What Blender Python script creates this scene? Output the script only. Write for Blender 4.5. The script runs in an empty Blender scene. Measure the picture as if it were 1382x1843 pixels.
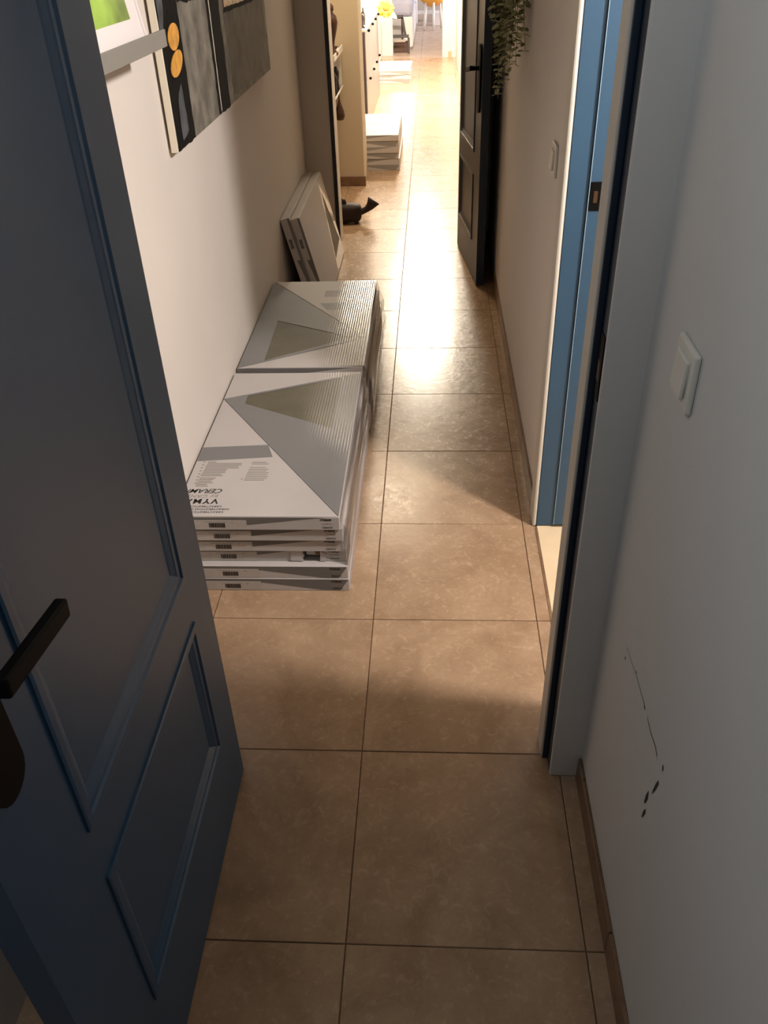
import bpy, bmesh, math, random
from mathutils import Vector, Matrix
random.seed(7)
sc = bpy.context.scene
COL = sc.collection
PI = math.pi

# ------------------------------------------------------------------ camera
cam_d = bpy.data.cameras.new('camera')
cam = bpy.data.objects.new('camera', cam_d); COL.objects.link(cam)
p, yaw, roll = 0.615264520, -0.0689544476, -0.0372899320
cy, sy = math.cos(yaw), math.sin(yaw)
fwd = Vector((sy*math.cos(p), cy*math.cos(p), -math.sin(p)))
rgt = Vector((cy, -sy, 0)); upv = rgt.cross(fwd)
r_ = math.cos(roll)*rgt + math.sin(roll)*upv
u_ = -math.sin(roll)*rgt + math.cos(roll)*upv
M = Matrix((r_, u_, -fwd)).transposed().to_4x4()
M.translation = Vector((0.15894, -0.80626, 1.57342))
cam.matrix_world = M
cam_d.sensor_fit = 'HORIZONTAL'; cam_d.sensor_width = 36.0
cam_d.lens = 1496.34/1382*36.0
cam_d.clip_start = 0.02; cam_d.clip_end = 60
sc.camera = cam

# ------------------------------------------------------------------ world, lights, exposure
w = bpy.data.worlds.new('world'); sc.world = w; w.use_nodes = True
bg = w.node_tree.nodes['Background']; bg.inputs[0].default_value = (0.5, 0.6, 0.75, 1); bg.inputs[1].default_value = 0.02
sc.view_settings.view_transform = 'Standard'; sc.view_settings.look = 'None'
sc.view_settings.gamma = 1.0; sc.view_settings.exposure = 0.0
sc.view_settings.use_curve_mapping = False

def area(name, loc, tgt, power, color, sx, sy_=None, shape='RECTANGLE', spread=PI):
    l = bpy.data.lights.new(name, 'AREA'); l.energy = power; l.color = color
    l.shape = shape; l.size = sx; l.size_y = sy_ or sx; l.spread = spread
    o = bpy.data.objects.new(name, l); COL.objects.link(o); o.location = loc
    d = Vector(tgt) - Vector(loc)
    o.rotation_euler = d.to_track_quat('-Z', 'Y').to_euler()
    return o
# ceiling lamps of the far corridor, warm and strong
area('corridor_lamp_light', (0.05, 8.9, 2.44), (0.05, 8.9, 0), 265, (1, .90, .72), .34, shape='DISK')
area('corridor_end_lamp_light', (0.05, 11.6, 2.44), (0.05, 11.6, 0), 70, (1, .90, .74), .30, shape='DISK')
area('alcove_lamp_light', (-.15, 4.95, 2.44), (-.15, 4.95, 0), 28, (1, .84, .62), .5, shape='DISK')
# lamp of the side room, shining out through the open doorway onto the corridor's left wall
area('side_room_lamp_light', (1.45, 0.42, 2.30), (-.2, 1.2, .6) , 64, (1, .92, .87), .22, shape='DISK')
# cool fill for the camera's room: added unseen light aimed at the right wall
area('room_fill_light', (-.47, -.48, 2.10), (.49, .0, 1.25), 9, (.86, .93, 1.0), .4, .6)
# daylight of the living room at the end
area('living_room_window_light', (2.6, 16.5, 1.5), (-.5, 16.0, .5), 150, (.90, .90, 1.0), 2.0, 1.8)
area('living_room_end_window_light', (-1.2, 19.6, 1.6), (-.2, 13, .4), 60, (.92, .92, 1.0), 1.8, 1.6)

# ------------------------------------------------------------------ materials
def lin(c):
    def f(v):
        v /= 255.0
        return v/12.92 if v <= .04045 else ((v+.055)/1.055)**2.4
    return (f(c[0]), f(c[1]), f(c[2]), 1)

def mat(name, col, rough=.5, metal=0, noise=0, nscale=20, bump=0, bscale=200, coat=0, spec=.5, detail=4, trans=0, alpha=1):
    m = bpy.data.materials.new(name); m.use_nodes = True
    nt = m.node_tree; b = nt.nodes['Principled BSDF']
    c = lin(col)
    b.inputs['Base Color'].default_value = c
    b.inputs['Roughness'].default_value = rough
    b.inputs['Metallic'].default_value = metal
    b.inputs['Specular IOR Level'].default_value = spec
    b.inputs['Coat Weight'].default_value = coat
    b.inputs['Transmission Weight'].default_value = trans
    b.inputs['Alpha'].default_value = alpha
    tc = nt.nodes.new('ShaderNodeTexCoord')
    if noise:
        n = nt.nodes.new('ShaderNodeTexNoise'); n.inputs['Scale'].default_value = nscale; n.inputs['Detail'].default_value = detail
        nt.links.new(tc.outputs['Object'], n.inputs['Vector'])
        rp = nt.nodes.new('ShaderNodeValToRGB')
        rp.color_ramp.elements[0].position = .3; rp.color_ramp.elements[1].position = .7
        rp.color_ramp.elements[0].color = tuple(max(0, v*(1-noise)) for v in c[:3]) + (1,)
        rp.color_ramp.elements[1].color = tuple(min(1, v*(1+noise)) for v in c[:3]) + (1,)
        nt.links.new(n.outputs['Fac'], rp.inputs['Fac']); nt.links.new(rp.outputs['Color'], b.inputs['Base Color'])
    if bump:
        n2 = nt.nodes.new('ShaderNodeTexNoise'); n2.inputs['Scale'].default_value = bscale; n2.inputs['Detail'].default_value = 3
        nt.links.new(tc.outputs['Object'], n2.inputs['Vector'])
        bp = nt.nodes.new('ShaderNodeBump'); bp.inputs['Strength'].default_value = bump; bp.inputs['Distance'].default_value = .002
        nt.links.new(n2.outputs['Fac'], bp.inputs['Height']); nt.links.new(bp.outputs['Normal'], b.inputs['Normal'])
    return m

def floor_mat(name, dark, light, rough, bump=.19):
    m = bpy.data.materials.new(name); m.use_nodes = True
    nt = m.node_tree; N = nt.nodes; L = nt.links; b = N['Principled BSDF']
    geo = N.new('ShaderNodeNewGeometry'); oi = N.new('ShaderNodeObjectInfo')
    off = N.new('ShaderNodeVectorMath'); off.operation = 'SCALE'; off.inputs['Scale'].default_value = 13.0
    L.new(oi.outputs['Random'], off.inputs[0])
    add = N.new('ShaderNodeVectorMath'); add.operation = 'ADD'
    L.new(geo.outputs['Position'], add.inputs[0]); L.new(off.outputs[0], add.inputs[1])
    n1 = N.new('ShaderNodeTexNoise'); n1.inputs['Scale'].default_value = 5; n1.inputs['Detail'].default_value = 9; n1.inputs['Roughness'].default_value = .66; n1.inputs['Distortion'].default_value = .8
    n2 = N.new('ShaderNodeTexNoise'); n2.inputs['Scale'].default_value = 42; n2.inputs['Detail'].default_value = 6; n2.inputs['Roughness'].default_value = .7; n2.inputs['Distortion'].default_value = 1.2
    L.new(add.outputs[0], n1.inputs['Vector']); L.new(add.outputs[0], n2.inputs['Vector'])
    mx = N.new('ShaderNodeMath'); mx.operation = 'MULTIPLY_ADD'; mx.inputs[1].default_value = .30
    L.new(n2.outputs['Fac'], mx.inputs[0])
    m2 = N.new('ShaderNodeMath'); m2.operation = 'MULTIPLY'; m2.inputs[1].default_value = .70
    L.new(n1.outputs['Fac'], m2.inputs[0]); L.new(m2.outputs[0], mx.inputs[2])
    rp = N.new('ShaderNodeValToRGB'); e = rp.color_ramp.elements
    e[0].position = .36; e[1].position = .64; e[0].color = lin(dark); e[1].color = lin(light)
    L.new(mx.outputs[0], rp.inputs['Fac']); L.new(rp.outputs['Color'], b.inputs['Base Color'])
    rr = N.new('ShaderNodeMapRange'); rr.inputs['From Min'].default_value = .35; rr.inputs['From Max'].default_value = .65
    rr.inputs['To Min'].default_value = rough-.04; rr.inputs['To Max'].default_value = rough+.08
    L.new(n2.outputs['Fac'], rr.inputs['Value']); L.new(rr.outputs[0], b.inputs['Roughness'])
    bp = N.new('ShaderNodeBump'); bp.inputs['Strength'].default_value = bump; bp.inputs['Distance'].default_value = .002
    n3 = N.new('ShaderNodeTexNoise'); n3.inputs['Scale'].default_value = 30; n3.inputs['Detail'].default_value = 4; n3.inputs['Distortion'].default_value = 1.0
    L.new(add.outputs[0], n3.inputs['Vector']); L.new(n3.outputs['Fac'], bp.inputs['Height']); L.new(bp.outputs['Normal'], b.inputs['Normal'])
    b.inputs['Specular IOR Level'].default_value = .42
    return m

def art_mat():
    """acrylic paint: mottled greys"""
    m = mat('grey_acrylic', (116, 112, 102), .75, noise=.5, nscale=14, bump=.5, bscale=60, detail=12)
    return m

MAT = dict(
    wall=mat('wall_paint', (218, 210, 202), .9, noise=.02, nscale=3, bump=.12, bscale=160),
    tan_wall=mat('warm_wall_paint', (190, 174, 148), .9, bump=.12, bscale=160),
    darkblue=mat('dark_blue_door_and_jamb_shade', (28, 44, 60), .42, noise=.03, nscale=4),  # door_2's own blue; on the near jamb it stands in for shade
    wall_cool=mat('cool_white_paint', (210, 208, 204), .85, noise=.02, nscale=3, bump=.12, bscale=160),
    ceil=mat('ceiling_paint', (225, 222, 215), .95),
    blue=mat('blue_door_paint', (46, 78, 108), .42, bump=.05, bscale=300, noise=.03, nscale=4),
    jamb=mat('blue_jamb_paint', (48, 80, 106), .42, noise=.03, nscale=4),
    trim=mat('white_trim_paint', (204, 198, 187), .5, noise=.02, nscale=5),
    grout=mat('grout', (112, 84, 60), .9),
    tile=floor_mat('brown_stoneware', (146, 118, 92), (180, 151, 122), .22),
    far_tile=floor_mat('far_stoneware', (150, 128, 110), (186, 164, 146), .30),
    side_tile=mat('cream_tile', (222, 200, 165), .35, noise=.06, nscale=8),
    skirt=floor_mat('skirting_tile', (98, 72, 50), (138, 108, 82), .3),
    black=mat('black_metal', (6, 5, 5), .6, spec=.12),
    blackp=mat('black_lacquer_and_jamb_shade', (18, 16, 16), .3),
    plastic=mat('white_switch_plastic', (214, 210, 200), .35),
    crack=mat('crack_dark', (48, 44, 40), .95),
    card=mat('white_carton', (184, 178, 175), .62, noise=.03, nscale=6),
    cardbrown=mat('raw_carton', (120, 96, 74), .9, noise=.1, nscale=60),
    greyp=mat('grey_carton_print', (118, 117, 118), .55, noise=.03, nscale=12),
    darkp=mat('dark_grey_carton_print', (106, 103, 100), .6, noise=.03, nscale=12),
    sample=mat('olive_tile_face', (88, 82, 64), .6, noise=.12, nscale=14),
    gap=mat('cut_edge_shadow_board', (60, 54, 44), .9),
    ink=mat('black_ink', (22, 20, 20), .6),
    fine=mat('fine_grey_ink', (140, 134, 130), .6),
    satin=mat('sheen_lightened_film_carton', (206, 198, 188), .28, noise=.03, nscale=6, coat=.5),  # glossy leaning lids, reflected light put into a paler base colour
    sticker=mat('paper_sticker', (182, 175, 168), .6),
    canvas=mat('raw_canvas_edge', (224, 214, 194), .85),
    agrey=art_mat(),
    adark=mat('dark_grey_acrylic', (92, 90, 82), .7, noise=.5, nscale=11, bump=.5, bscale=50, detail=8),
    aslate=mat('slate_acrylic', (70, 74, 80), .7, noise=.5, nscale=16, bump=.6, bscale=50, detail=8),
    ablack=mat('black_acrylic', (12, 10, 10), .85, noise=.6, nscale=40, bump=.8, bscale=60, detail=8, spec=.15),
    gold=mat('gold_acrylic', (214, 152, 48), .45, noise=.25, nscale=30, bump=1, bscale=60),
    goldleaf=mat('gold_leaf_flakes', (150, 110, 52), .4, metal=.3, noise=.6, nscale=60, bump=1, bscale=90),
    ledge=mat('grey_ledge_lacquer', (128, 126, 120), .5),
    mount=mat('white_photo_mount', (224, 216, 214), .7),
    photo=mat('green_photo_print', (128, 160, 62), .4, noise=.6, nscale=9),
    wood=mat('dark_carved_wood', (36, 20, 14), .7, noise=.35, nscale=18, bump=.4, bscale=60),
    wood2=mat('reddish_carved_wood', (66, 34, 18), .5, noise=.3, nscale=18),
    leaf=mat('dusty_green_leaf', (172, 172, 128), .6, noise=.2, nscale=20),
    leaf2=mat('dark_green_leaf', (100, 98, 62), .6, noise=.2, nscale=20),
    stem=mat('green_stem', (84, 84, 54), .7),
    pot=mat('plant_pot_glaze', (196, 190, 178), .4),
    lacquer=mat('white_lacquer', (226, 222, 218), .3),
    lilac=mat('pale_lilac_lacquer', (128, 121, 122), .35),
    graphite=mat('graphite_side_panel', (70, 64, 64), .5),
    petal=mat('yellow_petal', (205, 168, 0), .6),
    seedhead=mat('sunflower_seedhead', (150, 84, 10), .8, noise=.4, nscale=90),
    steel=mat('brushed_steel_strip', (176, 170, 164), .35, metal=.6),
    cushion=mat('grey_lilac_upholstery', (176, 174, 190), .9, bump=.2, bscale=90),
    orange=mat('orange_shell', (226, 160, 60), .45),
    brownbox=mat('brown_crate', (110, 84, 74), .7, noise=.15, nscale=20),
    brass=mat('worn_brass', (90, 66, 48), .5, metal=.7),
    caulk=mat('pale_caulk_line', (150, 178, 196), .6),
    toe=mat('light_wood_stop', (190, 165, 130), .6),
)
def film_mat():
    m = bpy.data.materials.new('clear_shrink_film'); m.use_nodes = True
    nt = m.node_tree; N = nt.nodes; L = nt.links
    out = N['Material Output']; N.remove(N['Principled BSDF'])
    t = N.new('ShaderNodeBsdfTransparent'); t.inputs[0].default_value = (.985, .985, .985, 1)
    g = N.new('ShaderNodeBsdfGlossy'); g.inputs['Roughness'].default_value = .20; g.inputs['Color'].default_value = (.9, .9, .9, 1)
    lw = N.new('ShaderNodeFresnel'); lw.inputs['IOR'].default_value = 1.5
    mx = N.new('ShaderNodeMixShader')
    ml = N.new('ShaderNodeMath'); ml.operation = 'MULTIPLY_ADD'; ml.inputs[1].default_value = .8; ml.inputs[2].default_value = .16
    at = N.new('ShaderNodeAttribute'); at.attribute_name = 'tension'
    m2 = N.new('ShaderNodeMath'); m2.operation = 'MULTIPLY'
    L.new(lw.outputs[0], ml.inputs[0]); L.new(ml.outputs[0], m2.inputs[0]); L.new(at.outputs['Fac'], m2.inputs[1]); L.new(m2.outputs[0], mx.inputs[0]); L.new(t.outputs[0], mx.inputs[1]); L.new(g.outputs[0], mx.inputs[2])
    df = N.new('ShaderNodeBsdfDiffuse'); df.inputs['Color'].default_value = (.72, .70, .68, 1)
    ar = N.new('ShaderNodeAttribute'); ar.attribute_name = 'whitening'
    mw = N.new('ShaderNodeMixShader'); L.new(ar.outputs['Fac'], mw.inputs[0]); L.new(mx.outputs[0], mw.inputs[1]); L.new(df.outputs[0], mw.inputs[2])
    L.new(mw.outputs[0], out.inputs['Surface'])
    return m
MAT['film'] = film_mat()

# ------------------------------------------------------------------ helpers
def mesh_obj(name, verts, faces, m, parent=None, smooth=False, mats=None, fm=None):
    me = bpy.data.meshes.new(name); me.from_pydata([tuple(v) for v in verts], [], faces)
    for mm in (mats or [m]): me.materials.append(mm)
    if fm:
        for i, k in enumerate(fm): me.polygons[i].material_index = k
    if smooth:
        for q in me.polygons: q.use_smooth = True
    me.update()
    o = bpy.data.objects.new(name, me); COL.objects.link(o)
    if parent: o.parent = parent
    return o
def bm_obj(name, bm, m, parent=None, smooth=False):
    me = bpy.data.meshes.new(name); bmesh.ops.recalc_face_normals(bm, faces=bm.faces); bm.to_mesh(me); bm.free()
    me.materials.append(m)
    if smooth:
        for q in me.polygons: q.use_smooth = True
    o = bpy.data.objects.new(name, me); COL.objects.link(o)
    if parent: o.parent = parent
    return o
def add_box(bm, x0, x1, y0, y1, z0, z1, bev=0, seg=1, T=None):
    b2 = bmesh.new()
    vs = [b2.verts.new((x, y, z)) for x in (x0, x1) for y in (y0, y1) for z in (z0, z1)]
    for f in ((0, 1, 3, 2), (4, 6, 7, 5), (0, 4, 5, 1), (2, 3, 7, 6), (0, 2, 6, 4), (1, 5, 7, 3)):
        b2.faces.new([vs[i] for i in f])
    bmesh.ops.recalc_face_normals(b2, faces=b2.faces)
    if bev: bmesh.ops.bevel(b2, geom=b2.edges[:], offset=bev, segments=seg, affect='EDGES', profile=.5)
    if T is not None: bmesh.ops.transform(b2, matrix=T, verts=b2.verts)
    tmp = bpy.data.meshes.new('tmp'); b2.to_mesh(tmp); b2.free(); bm.from_mesh(tmp); bpy.data.meshes.remove(tmp)
def box(name, x0, x1, y0, y1, z0, z1, m, parent=None, bev=0, seg=1, T=None):
    bm = bmesh.new(); add_box(bm, x0, x1, y0, y1, z0, z1, bev, seg, T); return bm_obj(name, bm, m, parent)
def boxes(name, lst, m, parent=None, bev=0):
    bm = bmesh.new()
    for b in lst: add_box(bm, *b, bev)
    return bm_obj(name, bm, m, parent)
def tube_bm(bm, pts, rad, n=8, cap=True):
    rings = []
    pts = [Vector(q) for q in pts]
    rr = rad if isinstance(rad, (list, tuple)) else [rad]*len(pts)
    for i, q in enumerate(pts):
        t = (pts[min(i+1, len(pts)-1)] - pts[max(i-1, 0)]).normalized()
        a = t.cross(Vector((0, 0, 1)))
        if a.length < .05: a = t.cross(Vector((1, 0, 0)))
        a.normalize(); b = t.cross(a)
        rings.append([bm.verts.new(q + rr[i]*(math.cos(k*2*PI/n)*a + math.sin(k*2*PI/n)*b)) for k in range(n)])
    for i in range(len(rings)-1):
        for k in range(n):
            bm.faces.new((rings[i][k], rings[i][(k+1) % n], rings[i+1][(k+1) % n], rings[i+1][k]))
    if cap: bm.faces.new(rings[0][::-1]); bm.faces.new(rings[-1])
def tube(name, pts, rad, m, parent=None, n=8):
    bm = bmesh.new(); tube_bm(bm, pts, rad, n); return bm_obj(name, bm, m, parent, True)
def lathe(name, prof, loc, m, parent=None, n=20):
    vs, fs = [], []
    for r, z in prof:
        for k in range(n): vs.append((loc[0]+r*math.cos(2*PI*k/n), loc[1]+r*math.sin(2*PI*k/n), loc[2]+z))
    for i in range(len(prof)-1):
        for k in range(n): fs.append((i*n+k, i*n+(k+1) % n, (i+1)*n+(k+1) % n, (i+1)*n+k))
    fs.append(tuple(range(n))[::-1]); fs.append(tuple(range((len(prof)-1)*n, len(prof)*n)))
    return mesh_obj(name, vs, fs, m, parent, True)
def thing(name, label, cat, loc=(0, 0, 0), group=None, kind=None):
    o = bpy.data.objects.new(name, None); COL.objects.link(o); o.location = loc; o.empty_display_size = .05
    return tag(o, label, cat, group, kind)
def tag(o, label=None, cat=None, group=None, kind=None):
    if label: o['label'] = label
    if cat: o['category'] = cat
    if group: o['group'] = group
    if kind: o['kind'] = kind
    return o
def struct(o, label, cat): return tag(o, label, cat, None, 'structure')
def slab(name, poly, axis, at, th, m, parent=None):
    """polygon (2-D) extruded by th. axis 'z': poly=(x,y) at z; 'y': poly=(x,z) at y; 'x': poly=(y,z) at x"""
    n = len(poly)
    def P(q, d):
        if axis == 'z': return (q[0], q[1], at+d)
        if axis == 'y': return (q[0], at+d, q[1])
        return (at+d, q[0], q[1])
    vs = [P(q, 0) for q in poly] + [P(q, th) for q in poly]
    bm = bmesh.new(); V = [bm.verts.new(v) for v in vs]
    bm.faces.new(V[:n]); bm.faces.new(V[n:])
    for i in range(n): bm.faces.new((V[i], V[(i+1) % n], V[n+(i+1) % n], V[n+i]))
    return bm_obj(name, bm, m, parent)
def text(name, s, size, mtx, m, parent=None, shear=0, squash=1, bold=0, spacing=1):
    cu = bpy.data.curves.new('t', 'FONT'); cu.body = s; cu.size = size; cu.extrude = .00015; cu.shear = shear
    cu.space_character = spacing; cu.offset = bold; cu.resolution_u = 2
    t = bpy.data.objects.new('t', cu); COL.objects.link(t)
    dg = bpy.context.evaluated_depsgraph_get(); me = bpy.data.meshes.new_from_object(t.evaluated_get(dg))
    bpy.data.objects.remove(t); bpy.data.curves.remove(cu)
    me.transform(mtx); me.materials.clear(); me.materials.append(m)
    o = bpy.data.objects.new(name, me); COL.objects.link(o)
    if parent: o.parent = parent
    return o
def frame3(o, xa, ya): # matrix with origin, x axis, y axis
    xa = Vector(xa).normalized(); ya = Vector(ya).normalized(); za = xa.cross(ya)
    m4 = Matrix((xa, ya, za)).transposed().to_4x4(); m4.translation = Vector(o); return m4

# ------------------------------------------------------------------ floor
T = .45
XL, XR = -.558, .491          # corridor wall faces
floor = struct(box('floor', -4.2, 4.2, -2.6, 20.2, -.06, -.0035, MAT['grout']), 'brown stoneware tiled floor running the length of the corridor', 'floor')
tile_cache = {}
def tile_mesh(wd, ln, m, key):
    k = (round(wd, 4), round(ln, 4), key)
    if k not in tile_cache:
        g, bv = .0011, .0011
        x0, x1, y0, y1 = -wd/2+g, wd/2-g, -ln/2+g, ln/2-g
        vs = [(x0, y0, -.004), (x1, y0, -.004), (x1, y1, -.004), (x0, y1, -.004), (x0, y0, -bv), (x1, y0, -bv), (x1, y1, -bv), (x0, y1, -bv),
              (x0+bv, y0+bv, 0), (x1-bv, y0+bv, 0), (x1-bv, y1-bv, 0), (x0+bv, y1-bv, 0)]
        fs = [(0, 1, 5, 4), (1, 2, 6, 5), (2, 3, 7, 6), (3, 0, 4, 7), (4, 5, 9, 8), (5, 6, 10, 9), (6, 7, 11, 10), (7, 4, 8, 11), (8, 9, 10, 11)]
        me = bpy.data.meshes.new('tile'); me.from_pydata(vs, [], fs); me.materials.append(m); me.update()
        tile_cache[k] = me
    return tile_cache[k]
def put_tile(xa, xb, ya, yb, m=None, key='t', par=None):
    o = bpy.data.objects.new('tile', tile_mesh(xb-xa, yb-ya, m or MAT['tile'], key)); COL.objects.link(o)
    o.location = ((xa+xb)/2, (ya+yb)/2, random.uniform(-.0003, .0003)); o.parent = par or floor
for n in range(-5, 28):
    ya, yb = n*T, (n+1)*T
    cols = [(-.45, 0), (0, .45), (.45, XR)]
    cols.append((-.60 if n < 0 else XL, -.45))
    for xa, xb in cols: put_tile(xa, xb, ya, yb)
# living-room floor: tiles too small in the picture to pick apart
bm = bmesh.new()
for i in range(-8, 9):
    for j in range(28, 45):
        add_box(bm, i*T+.0015, (i+1)*T-.0015, j*T+.0015, (j+1)*T-.0015, -.004, 0)
far_floor = bm_obj('far_tiles', bm, MAT['far_tile'], floor); far_floor['kind'] = 'stuff'
sf = struct(box('floor_side_room', XR+.004, 2.7, .1, 2.6, -.02, .001, MAT['side_tile']), 'cream tiled floor of the lit side room beyond the blue jamb', 'floor')
bar = struct(box('trim_threshold', XR-.004, XR+.004, .57, 1.335, -.003, .002, MAT['skirt']), 'thin dark threshold strip between brown corridor tiles and cream floor', 'trim')

# ------------------------------------------------------------------ walls and ceiling
H = 2.5
ceil = struct(box('ceiling', -4.3, 4.3, -2.7, 20.3, H, H+.06, MAT['ceil']), 'white plaster ceiling above the corridor', 'ceiling')
wr = struct(box('wall_right', XR, XR+.10, -2.6, .392, 0, H, MAT['wall_cool']), 'white wall with a long diagonal crack and light switch, right of camera', 'wall')
# crack: dark slivers standing a hair in the plaster
def crack_piece(pts, w0):
    vs, fs = [], []
    for i, (y, z) in enumerate(pts):
        ww = w0[i]
        vs += [(XR-.0006, y-ww, z), (XR-.0006, y+ww, z)]
    for i in range(len(pts)-1): fs.append((2*i, 2*i+1, 2*i+3, 2*i+2))
    return vs, fs
line = [(.228, .600), (.198, .590), (.156, .585), (.110, .576), (.069, .571), (.040, .568), (.012, .571), (-.002, .560)]
wid = [.0004, .0006, .0006, .0009, .0010, .0012, .0014, .0010]
bm = bmesh.new()
def ribbon(pts, ws, dx=-.0008):
    V = []
    for (y, z), ww in zip(pts, ws):
        V.append((bm.verts.new((XR+dx, y, z-ww)), bm.verts.new((XR+dx, y, z+ww))))
    for a, b in zip(V[:-1], V[1:]): bm.faces.new((a[0], a[1], b[1], b[0]))
ribbon([(.226, .563), (.198, .565), (.156, .572), (.110, .572), (.092, .573)], [.0003, .0005, .0006, .0007, .0007])
ribbon([(.094, .574), (.090, .570), (.084, .569)], [.0008, .0022, .0006])
ribbon([(.069, .570), (.040, .567), (.012, .571), (-.002, .567), (-.003, .556)], [.0007, .0010, .0012, .0012, .0010])
def blob(y, z, a, b, ang=0, n=7):
    V = [bm.verts.new((XR-.0009, y+a*math.cos(t)*math.cos(ang)-b*math.sin(t)*math.sin(ang), z+a*math.cos(t)*math.sin(ang)+b*math.sin(t)*math.cos(ang))) for t in [k*2*PI/n+.3*math.sin(3*k) for k in range(n)]]
    bm.faces.new(V)
blob(.224, .540, .0022, .0035); blob(.156, .577, .0018, .003, .5); blob(-.032, .578, .0024, .006, -.3)
def shard(pts): bm.faces.new([bm.verts.new((XR-.0009, y, z)) for y, z in pts])
shard([(-.028, .546), (-.031, .540), (-.026, .520), (-.019, .503), (-.016, .497), (-.018, .512), (-.022, .530)])
shard([(-.003, .488), (-.006, .470), (-.001, .452), (.004, .449), (.003, .468)])
shard([(-.008, .449), (-.010, .440), (-.004, .421), (.000, .418), (-.002, .436)])
ck = bm_obj('crack', bm, MAT['crack'], wr); ck['label'] = 'dark ragged crack in the plaster'

# wall holding the near doorway
wf = struct(boxes('wall_front', [(XL-.12, -.334, .402, .49, 0, H), (-.334, .471, .402, .49, 2.09, H), (.447, XR+.10, .402, .49, 0, H)], MAT['wall']),
            'white partition wall holding the nearest doorway', 'wall')
wl = struct(box('wall_left', XL-.10, XL, .49, 4.20, 0, H, MAT['wall']), 'white corridor wall behind the cartons, carrying ledge and canvas', 'wall')
wlr = struct(box('wall_left_room', -.70, -.574, -2.6, .392, 0, H, MAT['wall']), 'white wall in the lower left corner behind the open blue door', 'wall')
wb = struct(box('wall_back', -.7, .6, -2.7, -2.6, 0, H, MAT['wall']), 'white wall behind the camera', 'wall')
# right-hand corridor wall with the side doorway between y .57 and 1.335
wrc = struct(boxes('wall_right_corridor', [(XR, XR+.105, .49, .55, 0, H), (XR, XR+.105, .55, 1.36, 2.08, H), (XR, XR+.105, 1.36, 12.9, 0, H)], MAT['wall']),
             'white corridor wall beyond the side doorway, with small switch', 'wall')
# side room shell
struct(boxes('wall_side_room', [(XR+.105, 2.7, 2.2, 2.3, 0, H), (2.6, 2.7, .0, 2.3, 0, H), (XR+.105, 2.7, .0, .1, 0, H)], MAT['wall']), 'cream walls of the lit side room off the corridor', 'wall')

# second doorway at y 4.2
struct(boxes('wall_divider', [(XL-.10, -.407, 4.20, 4.345, 0, H), (.345, XR, 4.20, 4.29, 0, H), (-.407, .345, 4.20, 4.29, 2.08, H)], MAT['wall']),
       'narrow grey-shaded wall return holding the second doorway', 'wall')
# beyond
struct(box('wall_left_hall', -.70, -.60, 4.345, 5.58, 0, H, MAT['tan_wall']), 'tan wall of the alcove behind the second doorway', 'wall')
struct(box('wall_pillar', -.70, -.332, 5.58, 5.90, 0, H, MAT['tan_wall'], bev=.006, seg=2), 'warm tan wall pillar standing out beyond the second doorway', 'wall')
struct(box('wall_left_far', -.70, -.565, 5.90, 12.95, 0, H, MAT['wall']), 'bright white far corridor wall behind the shoe cabinet', 'wall')
struct(boxes('wall_far_opening', [(-4.2, -.41, 12.95, 13.07, 0, H), (.305, .60, 12.60, 12.72, 0, H), (.50, 4.2, 12.72, 13.07, 0, H), (-.41, .305, 12.95, 13.07, 2.2, H)], MAT['wall']),
       'white wall stubs framing the opening to the living room', 'wall')
struct(box('baseboard_far', .385, .43, 12.585, 12.60, 0, .075, MAT['toe']), 'small tan skirting piece at the far wall stub', 'baseboard')
struct(box('wall_living_left', -4.3, -4.2, 13, 20.2, 0, H, MAT['wall']), 'left wall of the distant living room', 'wall')
struct(box('wall_living_right', 4.2, 4.3, 13, 20.2, 0, H, MAT['wall']), 'right wall of the distant living room', 'wall')
struct(box('wall_living_end', -4.3, 4.3, 20.2, 20.3, 0, H, MAT['wall']), 'end wall of the distant living room', 'wall')

# baseboards: cut stoneware strips
def skirting(name, x0, x1, y0, y1, label, along='y', step=.45, start=0.0):
    r = thing(name, label, 'baseboard', (0, 0, 0), kind='structure')
    a, b = (y0, y1) if along == 'y' else (x0, x1)
    t = math.floor((a-start)/step)*step+start
    while t < b-.01:
        s, e = max(a, t), min(b, t+step)
        if e-s > .02:
            if along == 'y': box('tile', x0, x1, s+.0015, e-.0015, .0005, .070, MAT['skirt'], r, bev=.0015)
            else: box('tile', s+.0015, e-.0015, y0, y1, .0005, .070, MAT['skirt'], r, bev=.0015)
        t += step
    return r
skirting('baseboard_right', XR-.008, XR-.0002, -1.6, .388, 'brown stoneware skirting under the cracked right wall')
skirting('baseboard_right_corridor', XR-.008, XR-.0002, 1.42, 8.9, 'brown stoneware skirting along the right corridor wall')
skirting('baseboard_left', XL+.0002, XL+.008, .52, 4.19, 'brown stoneware skirting behind the carton stacks')
skirting('baseboard_pillar', -.60, -.322, 5.572, 5.5798, 'brown skirting across the foot of the tan pillar', 'x', .28, -.602)

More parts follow.
